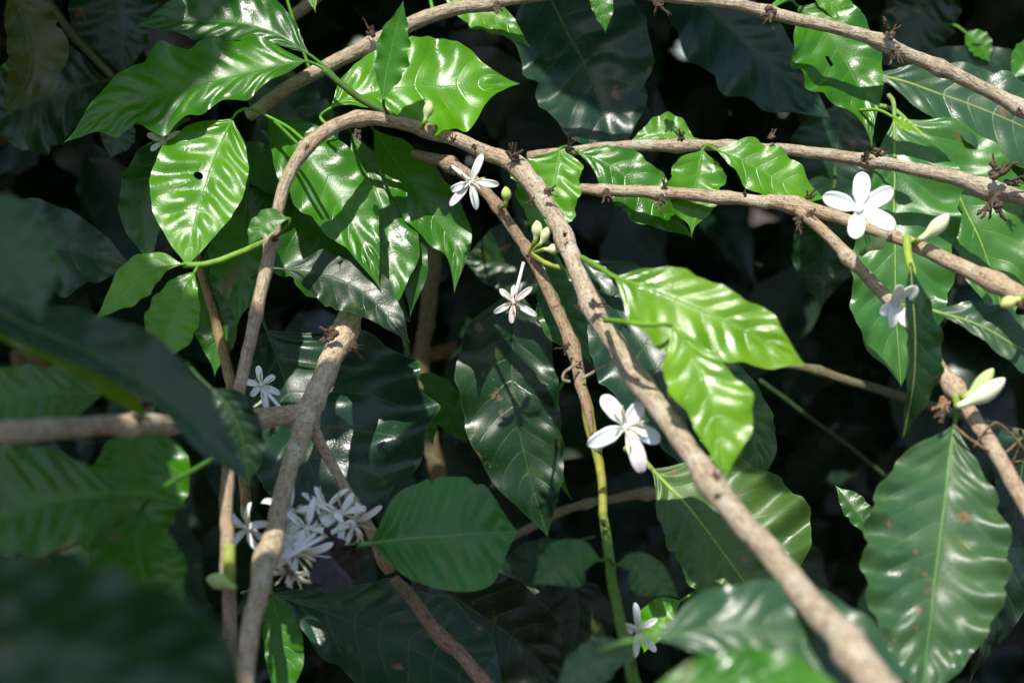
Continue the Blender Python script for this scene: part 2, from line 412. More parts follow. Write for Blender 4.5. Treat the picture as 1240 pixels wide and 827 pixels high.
def petal(owner, c, n, d, R, wd, th0, curl, color, tiptwist=0.0, cup=.25):
    nu, hv = 16, 4; side = n.cross(d).normalized()
    pts, nr = [], []
    r, h = .03 * R, 0.0
    for i in range(nu + 1):
        s = i / nu; th = th0 - curl * s ** 1.4
        cd, sd = cos(th), sin(th)
        base = c + d * r + n * h
        ln = (n * cd - d * sd)
        tw = tiptwist * s * s
        sv = side * cos(tw) + ln * sin(tw); ln2 = ln * cos(tw) - side * sin(tw)
        wv = R * wd * (.30 + .70 * sstep(0, .45, s)) * (max(0.0, 1 - max(0, (s - .62) / .385) ** 2.3)) ** .6
        wv = max(wv, R * .012)
        for j in range(-hv, hv + 1):
            v = j / hv
            pts.append(base + sv * wv * v + ln2 * (cup * wv * v * v + .05 * wv * cos(v * 9)))
            nr.append(ln2)
        r += R / nu * cd; h += R / nu * sd
    th = R * .013; w1 = 2 * hv + 1; m = len(pts)
    V = [p + q * th for p, q in zip(pts, nr)] + [p - q * th for p, q in zip(pts, nr)]
    F = []
    for i in range(nu):
        for j in range(2 * hv):
            a = i * w1 + j
            F.append((a, a + w1, a + w1 + 1, a + 1)); F.append((m + a, m + a + 1, m + a + w1 + 1, m + a + w1))
        for e in (0, 2 * hv):
            a = i * w1 + e
            F.append((a, a + w1, m + a + w1, m + a) if e else (a, m + a, m + a + w1, a + w1))
    for j in range(2 * hv):
        a = nu * w1 + j; F.append((a, m + a, m + a + 1, a + 1))
    return mk('petal', V, F, PETAL, owner, color)

def flower(owner, at, R, face, petals, attach=None, label=None, white=(.80, .80, .77), wd=.17, cen=(.55, .50, .32), stam=True, seed=1):
    """petals: (angle seen from the front, length, curl, start angle)"""
    rnd = random.Random(seed)
    s = K * at[2]; R = R * s; c = P(*at); n = CD(face)
    e1 = CD((1, 0, 0)); e1 = (e1 - n * e1.dot(n)).normalized(); e2 = n.cross(e1)
    # the corolla tube is the flower's own mesh
    a = P(*attach) if attach else c - n * R * 1.0
    path = smooth3([tuple(c + n * R * .06), tuple(c - n * R * .12), tuple(c * .5 + a * .5 - n * R * .10), tuple(a)], 12)
    path = [Vector(p) for p in path]
    V, F, U = tube_mesh(path, [R * (.15 - .07 * sstep(0, .35, i / 11)) for i in range(12)], 9)
    fl = mk('flower', V, F, PETAL, owner, tuple(q * .92 for q in white), label=label, origin=c)
    for i, p in enumerate(petals):
        an, ln, cu, st = (list(p) + [1, .8, .5])[:4] if len(p) < 4 else p
        an = radians(an)
        petal(fl, c, n, (e1 * cos(an) + e2 * sin(an)).normalized(), R * ln, wd / ln * .85, st, cu, tuple(q * rnd.uniform(.94, 1.04) for q in white), rnd.uniform(-.5, .5))
    if stam:
        V, F, U = [], [], []
        for i in range(6):
            an = 2 * pi * (i + .5) / 6 + rnd.uniform(-.3, .3)
            d = (e1 * cos(an) + e2 * sin(an))
            l = R * rnd.uniform(.4, .75)
            path = [c + n * l * .7 * k / 5 + d * l * (k / 5) ** 1.3 + e1 * l * .1 * sin(k + i) for k in range(6)]
            tube_mesh(path, [R * .02, R * .02, R * .022, R * .036, R * .036, R * .012], 5, 0, 0, V, F, U)
        mk('stamen', V, F, STEM, fl, cen, kind='stuff')
    return fl

def bud(owner, base, tip, r, color=(.50, .60, .30), stalk=None, name='flower_bud', label=None):
    """base, tip: (x, y, z); r in photo pixels"""
    a, b = P(*base), P(*tip); d = b - a; rr = r * K * base[2]
    prof = [(.0, .38), (.12, .42), (.25, .55), (.38, .82), (.52, 1.0), (.66, .98), (.78, .82), (.88, .58), (.95, .34), (.99, .14)]
    bend = d.cross(CD((0, 0, 1))).normalized() * d.length * .05
    path = [a + d * t + bend * sin(pi * t) for t, _ in prof]
    V, F, U = tube_mesh(path, [rr * k for _, k in prof], 10, .06, 3, freq=200)
    o = mk(name, V, F, PETAL, owner, color, label=label)
    if stalk:
        q = [P(*p) for p in stalk]
        path = [Vector(p) for p in smooth3([tuple(p) for p in q] + [tuple(a)], 8)]
        V, F, U = tube_mesh(path, [rr * .42] * 8, 7)
        mk('stalk', V, F, STEM, o, (.20, .30, .05))
    return o
def green_tube(owner, name, pts, color=(.12, .22, .03), sides=10):
    return limb(owner, name, pts, color, STEM, sides, .05, step=5)
random.seed(7)
TAN, GREY, RED, PALE = (.47, .365, .25), (.46, .38, .285), (.35, .23, .155), (.54, .44, .31)

#@SCENE
# ------------------------------------------------------------------ setting: ground
def ground():
    n, R = 60, 300.0; V, F = [], []
    xs = [math.copysign(abs(k) ** 3, k) * R for k in [(-1 + 2 * i / n) for i in range(n + 1)]]
    for yy in xs:
        for xx in xs: V.append(Vector((xx, yy + 2, .05 * noise.noise(Vector((xx * .7, yy * .7, 0))))))
    for i in range(n):
        for j in range(n):
            a = i * (n + 1) + j; F.append((a, a + 1, a + n + 2, a + n + 1))
    mk('ground', V, F, SOIL, kind='structure', origin=Vector((0, 0, 0)))
ground()

# ------------------------------------------------------------------ branch 1: the long arch
A = thing('coffee_branch', 'long tan branch arching over from the left and running down to the lower right corner', 'branch', P(280, 840, .80))
limb(A, 'stem', [(283, 900, .78, 11), (280, 800, .79, 10), (276, 690, .81, 9.5), (275, 590, .84, 9.5), (285, 500, .88, 9), (297, 440, .91, 9), (312, 370, .925, 9.2), (328, 300, .935, 9.5),
     (337, 250, .94, 9), (354, 203, .945, 9.5), (378, 172, .95, 10.5), (408, 152, .965, 10.5), (440, 144, .98, 10), (480, 149, .99, 9.5), (520, 159, 1.0, 10), (565, 174, 1.0, 10.5), (600, 190, 1.0, 11.5), (628, 200, .995, 13)],
     TAN, knots=[(330, 285, .35, 10), (372, 182, .2, 6), (436, 145, .3, 7), (309, 377, .18, 7), (520, 160, .15, 8), (278, 690, .2, 10)])
limb(A, 'stem', [(618, 192, .998, 11), (636, 210, .99, 13.5), (660, 245, .97, 13), (684, 290, .95, 13), (706, 345, .92, 14), (735, 400, .89, 15), (775, 462, .86, 15.5), (815, 520, .82, 16), (862, 585, .78, 17), (915, 650, .73, 18), (970, 715, .69, 20),
     (1030, 785, .645, 24), (1075, 845, .61, 27), (1130, 930, .57, 27)], GREY,
     knots=[(628, 200, .25, 9), (652, 228, .2, 5), (684, 290, .2, 7), (714, 372, .28, 9), (775, 462, .25, 10), (862, 588, .25, 14), (1035, 790, .22, 14)])
stub(A, 622, 192, .985, 17, 12, (0, -.6))
stub(A, 663, 233, .955, 13, 4, (1, .1), (.12, .07, .045)); stub(A, 644, 242, .955, 11, 3, (-.5, 1))
stub(A, 433, 160, .965, 12, 4, (0, 1)); stub(A, 333, 290, .92, 10, 3, (.3, .8)); stub(A, 684, 285, .935, 9, 3, (0, 0), (.10, .06, .04))
stub(A, 720, 368, .885, 16, 4, (1, .2)); stub(A, 700, 372, .89, 8, 2, (-1, 0)); stub(A, 770, 460, .83, 12, 3, (0, 0)); stub(A, 815, 478, .83, 15, 3, (1, 0)); stub(A, 866, 578, .75, 14, 4, (.3, -.6)); stub(A, 372, 178, .935, 9, 2, (0, 0), (.16, .10, .06))
stub(A, 548, 170, .992, 9, 3, (0, -1)); stub(A, 575, 178, .99, 8, 3, (0, 1))
# leaves on the arch
leaf(A, [(282, 143), (262, 185), (241, 245), (224, 318)], [0, 28, 42, 48, 48, 43, 32, 16, 0], [0, 34, 52, 62, 64, 60, 47, 26, 0], .965, .52, .05, 'bright', wave=.02, nvein=8, quilt=.07, fold=.06, pet=[(290, 134, .985), (305, 132, .995), (322, 140, 1.0), (350, 155, .985), (372, 174, .955)], holes=[(.43, .17, .026, .095)], wear=.05, ripple=.04, label='glossy sunlit leaf with one round hole beside its midrib')
leaf(A, [(322, 138), (352, 170), (390, 215), (432, 280), (461, 342)], [0, 24, 40, 46, 44, 32, 14, 0], [0, 26, 42, 46, 40, 27, 12, 0], 1.005, .55, .1, 'green', lit=True, wave=.04, nvein=9, quilt=.075, pet=[(312, 135, 1.02), (330, 145, 1.0), (366, 180, .955)], wear=.05)
leaf(A, [(424, 158), (445, 205), (468, 275), (469, 384)], [0, 14, 26, 34, 38, 34, 18, 0], [0, 15, 28, 38, 42, 40, 22, 0], 1.03, .45, .05, 'green', lit='free', wave=.04, nvein=9, quilt=.06, pet=[(422, 152, 1.0), (427, 147, .98)], wear=.05)
leaf(A, [(451, 155), (482, 200), (524, 258), (551, 300), (551, 350)], [0, 20, 30, 34, 36, 28, 10, 0], [0, 18, 28, 31, 30, 22, 8, 0], 1.035, .40, .1, 'green', lit=True, wave=.03, nvein=9, quilt=.05, pet=[(448, 150, 1.02), (450, 146, .985)], wear=.05)
leaf(A, [(372, 72), (320, 84), (260, 98), (203, 113), (125, 131), (71, 158)], [0, 12, 22, 30, 27, 37, 42, 30, 27, 12, 0], [0, 26, 42, 46, 48, 56, 54, 38, 27, 9, 0], .985, .62, 0, 'green', lit=False, wave=.07, freq=5.5, nvein=11, quilt=.07, fold=.0, pet=[(390, 82, .99), (405, 92, .992)], wear=.04, ripple=.16, midcol=(.06, .16, .02))
leaf(A, [(376, 66), (330, 40), (270, 26), (210, 22), (160, 22)], [0, 12, 22, 24, 22, 12, 0], [0, 24, 44, 50, 40, 18, 0], 1.02, .5, 0, 'mid', lit='free', wave=.10, nvein=9, quilt=.06, pet=[(392, 80, .995), (405, 92, .992)], wear=.08, ripple=.12)
green_tube(A, 'shoot', [(392, 84, .99, 5), (415, 103, .992, 5), (440, 122, .995, 5.5), (470, 138, .997, 5.5), (490, 150, 1.0, 5.5)], (.06, .13, .02))
leaf(A, [(464, 122), (468, 90), (478, 45), (489, 2)], [0, 8, 15, 16, 18, 14, 6, 0], [0, 12, 22, 24, 21, 16, 8, 0], .965, .02, -.1, 'green', lit=False, wave=.08, nvein=7, quilt=.04, curl=-.05, pet=[(466, 132, .98), (474, 142, .996)], wear=.12, fold=.2)
leaf(A, [(398, 132), (430, 117), (500, 106), (580, 99), (630, 92)], [0, 30, 46, 55, 55, 46, 18, 0], [0, 12, 34, 52, 62, 54, 14, 0], 1.015, .50, 0, 'bright', wave=.06, freq=5, nvein=9, quilt=.055, pet=[(388, 142, 1.01), (400, 155, 1.005)], wear=.10, ripple=.1)
leaf(A, [(350, 264), (325, 268), (300, 296)], [0, 10, 14, 8, 0], [0, 12, 15, 12, 0], .915, .3, 0, 'green', nvein=5, wave=.02, pet=[(350, 272, .92), (336, 286, .932)])
green_tube(A, 'shoot', [(222, 321, .945, 4.5), (250, 320, .95, 4.5), (290, 306, .955, 5), (332, 289, .94, 5)], (.16, .30, .04))
leaf(A, [(222, 319), (190, 325), (150, 350), (108, 388)], [0, 6, 17, 24, 24, 17, 6, 0], [0, 14, 22, 24, 19, 10, 3, 0], .935, .5, 0, 'bright', lit=False, wave=.02, nvein=7, quilt=.04, pet=[(226, 321, .945)], wear=.02)
leaf(A, [(236, 328), (222, 352), (206, 390), (190, 434)], [0, 14, 24, 32, 34, 32, 22, 0], [0, 14, 22, 28, 30, 28, 20, 0], .925, .45, 0, 'bright', lit='free', wave=.02, nvein=8, quilt=.05, pet=[(240, 322, .945)], wear=.02)
leaf(A, [(742, 334), (790, 350), (850, 376), (915, 405), (978, 437)], [0, 22, 34, 36, 34, 34, 18, 0], [0, 45, 62, 58, 46, 42, 24, 0], .83, .42, -.1, 'lime', wave=.07, freq=4, nvein=9, quilt=.05, pet=[(722, 322, .89), (705, 312, .93)], petr=3, wear=.02)
leaf(A, [(812, 392), (838, 425), (862, 490), (880, 578)], [0, 8, 22, 36, 48, 44, 22, 0], [0, 30, 46, 44, 32, 24, 12, 0], .80, .40, -.05, 'lime', wave=.06, freq=4, nvein=8, quilt=.05, pet=[(780, 393, .812), (748, 389, .835), (733, 388, .875)], petr=3, wear=.02)
bud(A, (514, 148, .985), (520, 122, .985), 6.5, (.42, .55, .22), [(511, 156, .995)])
bud(A, (284, 712, .79), (250, 700, .79), 10, (.45, .55, .2), [(279, 705, .80)])
green_tube(A, 'shoot', [(279, 660, .80, 8), (277, 690, .795, 9), (278, 706, .795, 7)], (.28, .32, .06))

# ------------------------------------------------------------------ branch 2: fork on the left
B = thing('coffee_branch', 'pale forked branch in the lower left, splitting in front of the broad dark leaf', 'branch', P(300, 840, .72))
limb(B, 'stem', [(452, 325, 1.09, 14), (436, 360, 1.04, 15.5), (418, 398, 1.0, 17), (395, 450, .96, 16.5), (372, 502, .93, 16), (352, 565, .89, 13), (333, 640, .84, 13.5), (317, 700, .79, 14.5), (303, 770, .75, 13.5), (292, 880, .72, 14)], PALE,
     knots=[(414, 400, .25, 10), (372, 502, .28, 12), (322, 672, .3, 16)])
limb(B, 'side_twig', [(372, 502, .93, 13), (385, 530, .92, 8.5), (415, 585, .91, 7.5), (445, 636, .905, 8), (467, 676, .90, 11), (474, 690, .90, 10)], TAN, knots=[(465, 672, .3, 9)])
limb(B, 'side_twig', [(368, 506, .93, 16), (340, 505, .915, 14), (300, 507, .88, 14), (250, 512, .83, 14), (180, 514, .76, 14), (90, 517, .70, 15), (0, 524, .65, 16), (-90, 530, .62, 16), (-300, 560, .60, 17), (-620, 680, .60, 18)], PALE, knots=[(360, 505, .2, 10), (315, 507, .2, 8), (160, 514, .25, 12)])
limb(B, 'side_twig', [(478, 700, .915, 8), (500, 725, .92, 9), (530, 765, .92, 10), (560, 795, .92, 10), (590, 830, .91, 11), (630, 880, .90, 11)], RED, knots=[(540, 770, .3, 8)])
stub(B, 403, 405, .965, 17, 7, (-1, .1)); stub(B, 426, 420, .965, 17, 6, (1, .5)); stub(B, 375, 520, .92, 10, 4, (.6, .5)); stub(B, 330, 520, .90, 9, 3, (0, 1))
stub(B, 350, 690, .81, 16, 4, (.5, 1), (.16, .09, .06)); stub(B, 515, 712, .90, 12, 4, (-.8, -.6)); stub(B, 166, 505, .74, 22, 5, (.2, -1), (.10, .06, .045))
flower(B, (316, 466, .955), 27, (.25, .1, .95), [(100, .9, 1.2, .4), (35, .8, 1.6, .5), (-25, 1.0, 1.3, .4), (-75, 1.2, .8, .2), (170, .8, 1.0, .4), (-130, .7, 1.4, .4)], (345, 500, .95), seed=2)
for i, (x, y, z, R, fc, an) in enumerate([(300, 640, .865, 40, (-.5, .2, .8), 20), (352, 620, .88, 40, (.1, .6, .8), 80), (360, 668, .86, 46, (.2, -.5, .8), 35), (412, 622, .885, 38, (.3, .3, .85), 0), (342, 650, .87, 36, (-.2, 0, 1), 55),
        (428, 634, .88, 36, (.6, -.2, .7), 10), (372, 640, .87, 38, (.2, .2, .9), 62), (352, 690, .855, 32, (-.1, -.6, .7), 40), (395, 616, .89, 34, (-.1, .6, .7), 30)]):
    flower(B, (x, y, z), R, fc, [(an + 72 * k + random.uniform(-20, 20), random.uniform(.75, 1.15), random.uniform(.4, 2.2), random.uniform(.3, .8)) for k in range(5)], (345, 676, .845), seed=10 + i, wd=.13)

# ------------------------------------------------------------------ branch 3: along the top
T = thing('coffee_branch', 'topmost tan branch running along the upper edge and down to the right', 'branch', P(1300, 160, 1.02))
limb(T, 'stem', [(300, 140, 1.06, 9), (340, 113, 1.055, 10), (392, 83, 1.05, 10.5), (450, 53, 1.045, 11.5), (500, 28, 1.04, 11), (545, 13, 1.04, 10), (610, 2, 1.035, 8.5), (690, -9, 1.03, 8), (760, -7, 1.025, 8), (830, -2, 1.02, 8.5), (890, 5, 1.015, 8.5),
     (940, 18, 1.01, 9), (1000, 31, 1.0, 9), (1060, 49, 1.0, 10), (1110, 70, 1.0, 10), (1150, 87, 1.0, 10), (1200, 112, 1.0, 10), (1240, 132, .995, 11), (1330, 175, .98, 11), (1480, 262, .95, 12), (1700, 420, .91, 13), (1850, 640, .88, 14)], GREY,
     knots=[(592, 3, .3, 7), (930, 14, .3, 7), (1070, 53, .3, 9), (1138, 82, .35, 8), (1234, 130, .25, 7), (450, 53, .2, 8)])
stub(T, 600, 8, 1.02, 17, 6, (.6, .5)); stub(T, 798, 4, 1.01, 15, 6, (.3, 1)); stub(T, 933, 15, .995, 17, 9, (-.2, .5)); stub(T, 1078, 42, .99, 20, 4, (.2, -1), (.16, .10, .065)); stub(T, 1085, 62, .99, 15, 7, (.3, 1)); stub(T, 1235, 135, .985, 10, 5, (.3, .8)); stub(T, 450, 40, 1.03, 14, 3, (-.3, -1))
leaf(T, [(966, 6), (1000, 40), (1035, 95), (1052, 140), (1058, 178)], [0, 34, 44, 44, 36, 22, 6, 0], [0, 40, 58, 58, 50, 28, 8, 0], 1.035, .42, .05, 'green', wave=.04, nvein=8, quilt=.06, pet=[(955, 0, 1.02), (935, 10, 1.012)], holes=[(.40, .30, .05, .04)], wear=.06, curl=.05)
leaf(T, [(980, -14), (1010, 8), (1035, 22), (1055, 40)], 16, 12, 1.05, .3, 0, 'bright', wave=.03, nvein=6, pet=[(960, -12, 1.03), (935, 8, 1.012)])
leaf(T, [(528, -12), (570, 6), (610, 26), (643, 53)], [0, 20, 24, 16, 8, 0], [0, 14, 26, 22, 12, 0], 1.06, .45, 0, 'bright', wave=.06, nvein=7, pet=[(520, -10, 1.05), (525, 16, 1.042)])
leaf(T, [(718, -25), (726, 0), (734, 40)], 15, 12, 1.0, .2, 0, 'green', wave=.03, nvein=6, pet=[(712, -20, 1.02), (708, -9, 1.03)])
leaf(T, [(345, -40), (372, -18), (382, 14)], 12, 12, 1.04, .4, 0, 'bright', nvein=6, pet=[(345, -10, 1.05), (375, 85, 1.05)])

# ------------------------------------------------------------------ branch 4: upper one of the pair on the right
C4 = thing('coffee_branch', 'upper of two long branches crossing the right half, bristling with dried stubs near its end', 'branch', P(1300, 262, 1.0))
limb(C4, 'stem', [(640, 190, 1.06, 7), (700, 182, 1.055, 7), (760, 177, 1.05, 8), (820, 177, 1.045, 9), (870, 176, 1.04, 8), (930, 180, 1.03, 8), (1000, 187, 1.02, 9), (1050, 194, 1.01, 9), (1110, 205, 1.005, 9.5), (1160, 217, 1.0, 11), (1200, 229, .995, 13), (1240, 241, .99, 10), (1330, 268, .97, 11), (1500, 330, .94, 12), (1720, 450, .90, 13), (1860, 650, .88, 13)], GREY,
     knots=[(822, 176, .3, 7), (1048, 193, .25, 7), (1197, 228, .35, 9)])
for a in [(825, 168, 1.03, 10, 6, (0, -.3)), (934, 165, 1.02, 13, 3, (.2, -1)), (1048, 192, .995, 16, 10, (0, 0)), (1062, 186, .995, 15, 3, (.8, -.7)), (1207, 212, .98, 23, 8, (.1, -1)), (1203, 243, .98, 22, 10, (-.1, 1)), (1224, 222, .98, 18, 4, (1, -.2)), (690, 178, 1.04, 10, 4, (0, -1))]: stub(C4, *a)
leaf(C4, [(678, 180), (676, 200), (668, 236), (650, 287)], [0, 26, 30, 32, 34, 32, 20, 0], [0, 30, 50, 52, 44, 34, 18, 0], 1.015, .30, .0, 'bright', wave=.07, freq=4, nvein=7, quilt=.06, pet=[(686, 178, 1.04), (692, 182, 1.055)], wear=.04)
leaf(C4, [(697, 182), (730, 197), (766, 220), (805, 258), (842, 284)], [0, 16, 28, 30, 30, 24, 10, 0], [0, 12, 26, 34, 36, 26, 10, 0], 1.03, .35, 0, 'green', lit=False, wave=.09, freq=5, nvein=8, quilt=.05, pet=[(690, 178, 1.045), (685, 182, 1.055)], wear=.04)
leaf(C4, [(851, 181), (846, 205), (841, 235), (838, 285)], [0, 26, 33, 31, 30, 24, 6, 0], [0, 24, 30, 34, 32, 26, 6, 0], 1.01, .28, 0, 'bright', wave=.08, freq=4, nvein=7, quilt=.055, pet=[(856, 176, 1.03), (862, 176, 1.04)], wear=.04)
leaf(C4, [(866, 180), (895, 193), (935, 214), (970, 228), (1002, 237)], [0, 22, 30, 32, 28, 12, 0], [0, 12, 24, 30, 24, 14, 0], 1.0, .38, 0, 'bright', wave=.07, freq=4, nvein=8, quilt=.05, pet=[(858, 177, 1.025), (850, 177, 1.042)], wear=.04)
leaf(C4, [(842, 168), (815, 163), (790, 164), (762, 170)], [0, 4, 6, 6, 3, 0], [0, 16, 24, 20, 9, 0], 1.07, .4, 0, 'bright', wave=.03, nvein=6, pet=[(850, 172, 1.055), (856, 177, 1.043)])

# ------------------------------------------------------------------ branch 5: lower one of the pair, with the forked twig
D = thing('coffee_branch', 'lower of two long branches crossing the right half, forking under the large star flower', 'branch', P(1300, 392, .83))
limb(D, 'stem', [(660, 224, 1.03, 6), (704, 229, 1.02, 7.5), (760, 231, 1.01, 8.5), (830, 236, 1.0, 9), (900, 242, .99, 9), (960, 249, .975, 11), (1010, 262, .96, 9), (1060, 278, .94, 9.5), (1100, 293, .925, 10), (1150, 316, .905, 11.5), (1195, 338, .885, 13), (1240, 360, .87, 15), (1330, 405, .83, 15), (1480, 490, .80, 16), (1700, 640, .78, 17), (1850, 860, .80, 17)], TAN,
     knots=[(730, 230, .25, 6), (798, 233, .3, 6), (878, 240, .2, 7), (965, 251, .35, 8), (1202, 342, .3, 9)])
limb(D, 'side_twig', [(966, 254, .97, 9), (990, 274, .965, 8.5), (1030, 314, .955, 9), (1060, 345, .945, 9), (1090, 377, .93, 9), (1120, 420, .91, 10), (1150, 462, .885, 12), (1175, 498, .87, 11), (1205, 548, .85, 11), (1245, 615, .83, 12), (1290, 690, .81, 12), (1350, 820, .80, 13), (1400, 1050, .80, 13)], TAN, knots=[(1028, 312, .3, 7), (1156, 468, .4, 9)])
for a in [(735, 232, 1.0, 11, 5, (0, .4)), (800, 242, .985, 15, 6, (-.1, 1)), (805, 226, .99, 9, 3, (.5, -1)), (980, 240, .955, 13, 5, (.3, -1)), (968, 268, .955, 16, 5, (0, 1)), (903, 236, .98, 9, 4, (0, -1)), (1140, 500, .86, 16, 7, (-.3, .6))]: stub(D, *a)
stub(D, 1143, 488, .865, 16, 5, (-.4, .9), (.30, .19, .10))
flower(D, (1040, 254, .905), 46, (.08, .05, 1), [(86, .96, .4, .25), (31, 1.03, .35, .2), (-27, 1.04, .3, .2), (-102, .78, .35, .2), (161, 1.02, .5, .25)], (1042, 274, .94), stam=False, wd=.27, label='wide open white star flower with five flat petals', white=(.84, .84, .82))
flower(D, (1084, 368, .88), 36, (.2, -.3, .9), [(60, 1.0, .3, .7), (110, 1.05, .2, .7), (190, .8, .6, .7), (-60, .9, .3, .7), (-120, .9, .3, .7)], (1082, 368, .935), stam=False, wd=.3, white=(.70, .72, .66))
green_tube(D, 'shoot', [(1098, 288, .915, 6), (1100, 310, .905, 6), (1104, 330, .895, 6), (1103, 345, .89, 5)], (.24, .34, .05))
bud(D, (1114, 290, .905), (1149, 259, .90), 9.5, (.62, .66, .40), [(1104, 296, .92)])
bud(D, (1050, 302, .93), (1072, 288, .925), 8, (.40, .50, .18), [(1043, 307, .94)])
bud(D, (1160, 492, .855), (1217, 458, .845), 11, (.70, .73, .52), [(1156, 478, .88)], label='large creamy white bud beside a smaller green one')
bud(D, (1168, 482, .865), (1203, 446, .865), 9, (.40, .52, .20), [(1160, 475, .88)])
bud(D, (1136, 408, .895), (1117, 396, .89), 9, (.60, .62, .34), [(1130, 425, .90)])
bud(D, (1235, 362, .85), (1212, 371, .85), 8, (.55, .55, .2), [(1242, 358, .86)])
leaf(D, [(1105, 318), (1106, 380), (1110, 450), (1104, 532)], [0, 12, 24, 31, 32, 24, 12, 0], [0, 8, 10, 10, 10, 8, 5, 0], .875, .05, .6, 'dark', nvein=9, pet=[(1104, 325, .89)], wear=.2, fold=.05, midcol=(.20, .27, .06))
V, F, U = [], [], []
for k in (0, 3):
    q = [(1155 + 8 * k, 515 + 9 * k, .86), (1180 + 6 * k, 535 - 6 * k, .85), (1212, 550 - 12 * k, .85), (1238 + 2 * k, 530 + 8 * k, .86), (1226 - 9 * k, 560, .87)]
    path = [Vector(p) for p in smooth3([tuple(P(*p)) for p in q], 22)]
    tube_mesh(path, [.0009 - .0003 * i / 21 for i in range(22)], 6, .1, k, V, F, U)
mk('tendril', V, F, BARK, D, (.36, .23, .12), {'bark': U}, kind='stuff')

# ------------------------------------------------------------------ branch 6: the hanging twig in the middle
E = thing('coffee_branch', 'slim brown twig hanging down the middle and turning yellow green towards its lower end', 'branch', P(545, 200, 1.0))
limb(E, 'stem', [(500, 186, 1.03, 6), (540, 198, 1.01, 9), (566, 212, 1.0, 9), (592, 238, .995, 8.5), (615, 268, .99, 8), (640, 306, .985, 8.5), (662, 348, .975, 8.5), (680, 388, .965, 9), (694, 425, .955, 9), (704, 468, .937, 8.2), (712, 500, .918, 5.5), (717, 526, .908, 2.5)], (.36, .255, .165),
     knots=[(545, 200, .5, 6), (603, 250, .25, 5), (640, 306, .3, 5), (692, 420, .35, 8)])
green_tube(E, 'shoot', [(704, 465, .937, 6), (712, 500, .925, 9), (718, 530, .915, 8), (728, 575, .895, 6.5), (730, 625, .88, 6.5)], (.22, .22, .03))
green_tube(E, 'shoot', [(730, 622, .881, 6), (733, 640, .875, 7), (738, 680, .86, 7.5), (748, 740, .83, 8), (762, 800, .79, 9), (778, 870, .75, 10)], (.085, .17, .02))
for a in [(606, 252, .985, 9, 4, (.5, .3)), (640, 310, .97, 9, 4, (0, 0)), (686, 420, .94, 11, 5, (-.3, .3)), (700, 440, .94, 9, 4, (.6, 0)), (730, 632, .865, 11, 4, (0, .3)), (549, 203, .985, 11, 6, (-.2, .5))]: stub(E, *a)
flower(E, (570, 220, .955), 33, (.05, -.1, 1), [(67, 1.08, .9, .45), (-6, 1.05, .9, .3), (204, .9, 2.0, .6), (229, 1.15, .4, .15), (-78, 1.05, .6, .1)], (548, 202, .985), wd=.17, label='sharp white flower with narrow curling petals')
flower(E, (622, 366, .96), 27, (0, -.1, 1), [(88, .75, .3, .2), (40, 1.05, .5, .3), (-30, 1.2, .7, .3), (-96, .95, .5, .2), (208, 1.0, .5, .2), (136, .85, .5, .3)], (634, 318, .975), wd=.17, white=(.70, .66, .61), cen=(.30, .15, .05), label='small fading star flower hanging by its long tube')
flower(E, (758, 516, .865), 47, (.1, .1, 1), [(129, 1.0, 1.0, .4), (57, .7, .4, .3), (-24, .95, .9, .5), (-71, 1.3, 1.2, .4), (206, 1.12, .8, .35)], (722, 545, .905), wd=.25, label='blurred white flower with broad curling petals', white=(.80, .81, .81))
flower(E, (772, 762, .90), 30, (.2, 0, 1), [(98, 1.15, .9, .5), (30, .9, .5, .4), (-50, 1.2, .4, .1), (-95, 1.15, .5, .1), (180, .7, 1.5, .3)], (748, 752, .86), wd=.17)
bud(E, (612, 248, .975), (612, 226, .972), 6.5, (.38, .48, .12), [(607, 252, .985)])
for q in [((648, 292, .965), (650, 267, .962), 7), ((654, 296, .962), (663, 275, .96), 6), ((660, 302, .96), (678, 300, .955), 6.5)]: bud(E, q[0], q[1], q[2], (.58, .66, .32), [(642, 306, .975)])
green_tube(E, 'shoot', [(645, 306, .972, 3.5), (660, 318, .965, 4), (680, 325, .96, 4)], (.22, .30, .04))
V, F, U = [], [], []
for q in [[(700, 440, .935), (690, 446, .93), (683, 452, .93), (682, 460, .93), (690, 462, .932)], [(705, 458, .93), (716, 452, .93), (726, 446, .928), (736, 443, .928)]]:
    path = [Vector(p) for p in smooth3([tuple(P(*p)) for p in q], 14)]; tube_mesh(path, [.0011] * 14, 6, 0, 0, V, F, U)
for q in [(500,28,1.04),(700,-9,1.03),(860,0,1.015),(1000,31,1.0),(1110,70,1.0),(1200,112,1.0),(930,180,1.03),(1110,205,1.005),(1200,229,.995),(760,231,1.01),(900,242,.99),(1060,278,.94),(1195,338,.885),(1040,254,.9),(684,290,.95),(735,400,.89),(815,520,.82),(862,585,.78),(970,715,.69),(758,522,.86),(440,144,1.0),(565,174,1.0),(356,203,.985),(572,216,.965),(622,360,.955),(758,516,.86)]: LIT.append(P(*q))
mk('dried_filament', V, F, BARK, E, (.50, .42, .32), {'bark': U}, kind='stuff')
leaf(E, [(728, 678), (705, 672), (680, 682), (646, 706)], [0, 22, 34, 32, 16, 0], [0, 14, 24, 26, 16, 0], .80, .4, .2, 'mid', nvein=7, pet=[(738, 676, .855)], wear=.1, wave=.02, lit=False)
leaf(E, [(746, 684), (766, 680), (790, 696), (822, 722)], [0, 10, 17, 17, 9, 0], [0, 16, 28, 30, 14, 0], .82, .4, -.2, 'mid', nvein=7, pet=[(740, 680, .855)], wear=.1, wave=.02)
leaf(E, [(766, 800), (740, 795), (710, 805), (670, 835)], [0, 24, 30, 22, 0], 24, .74, .4, 0, 'grey', nvein=7, pet=[(766, 808, .785)], wear=.2, lit=False)
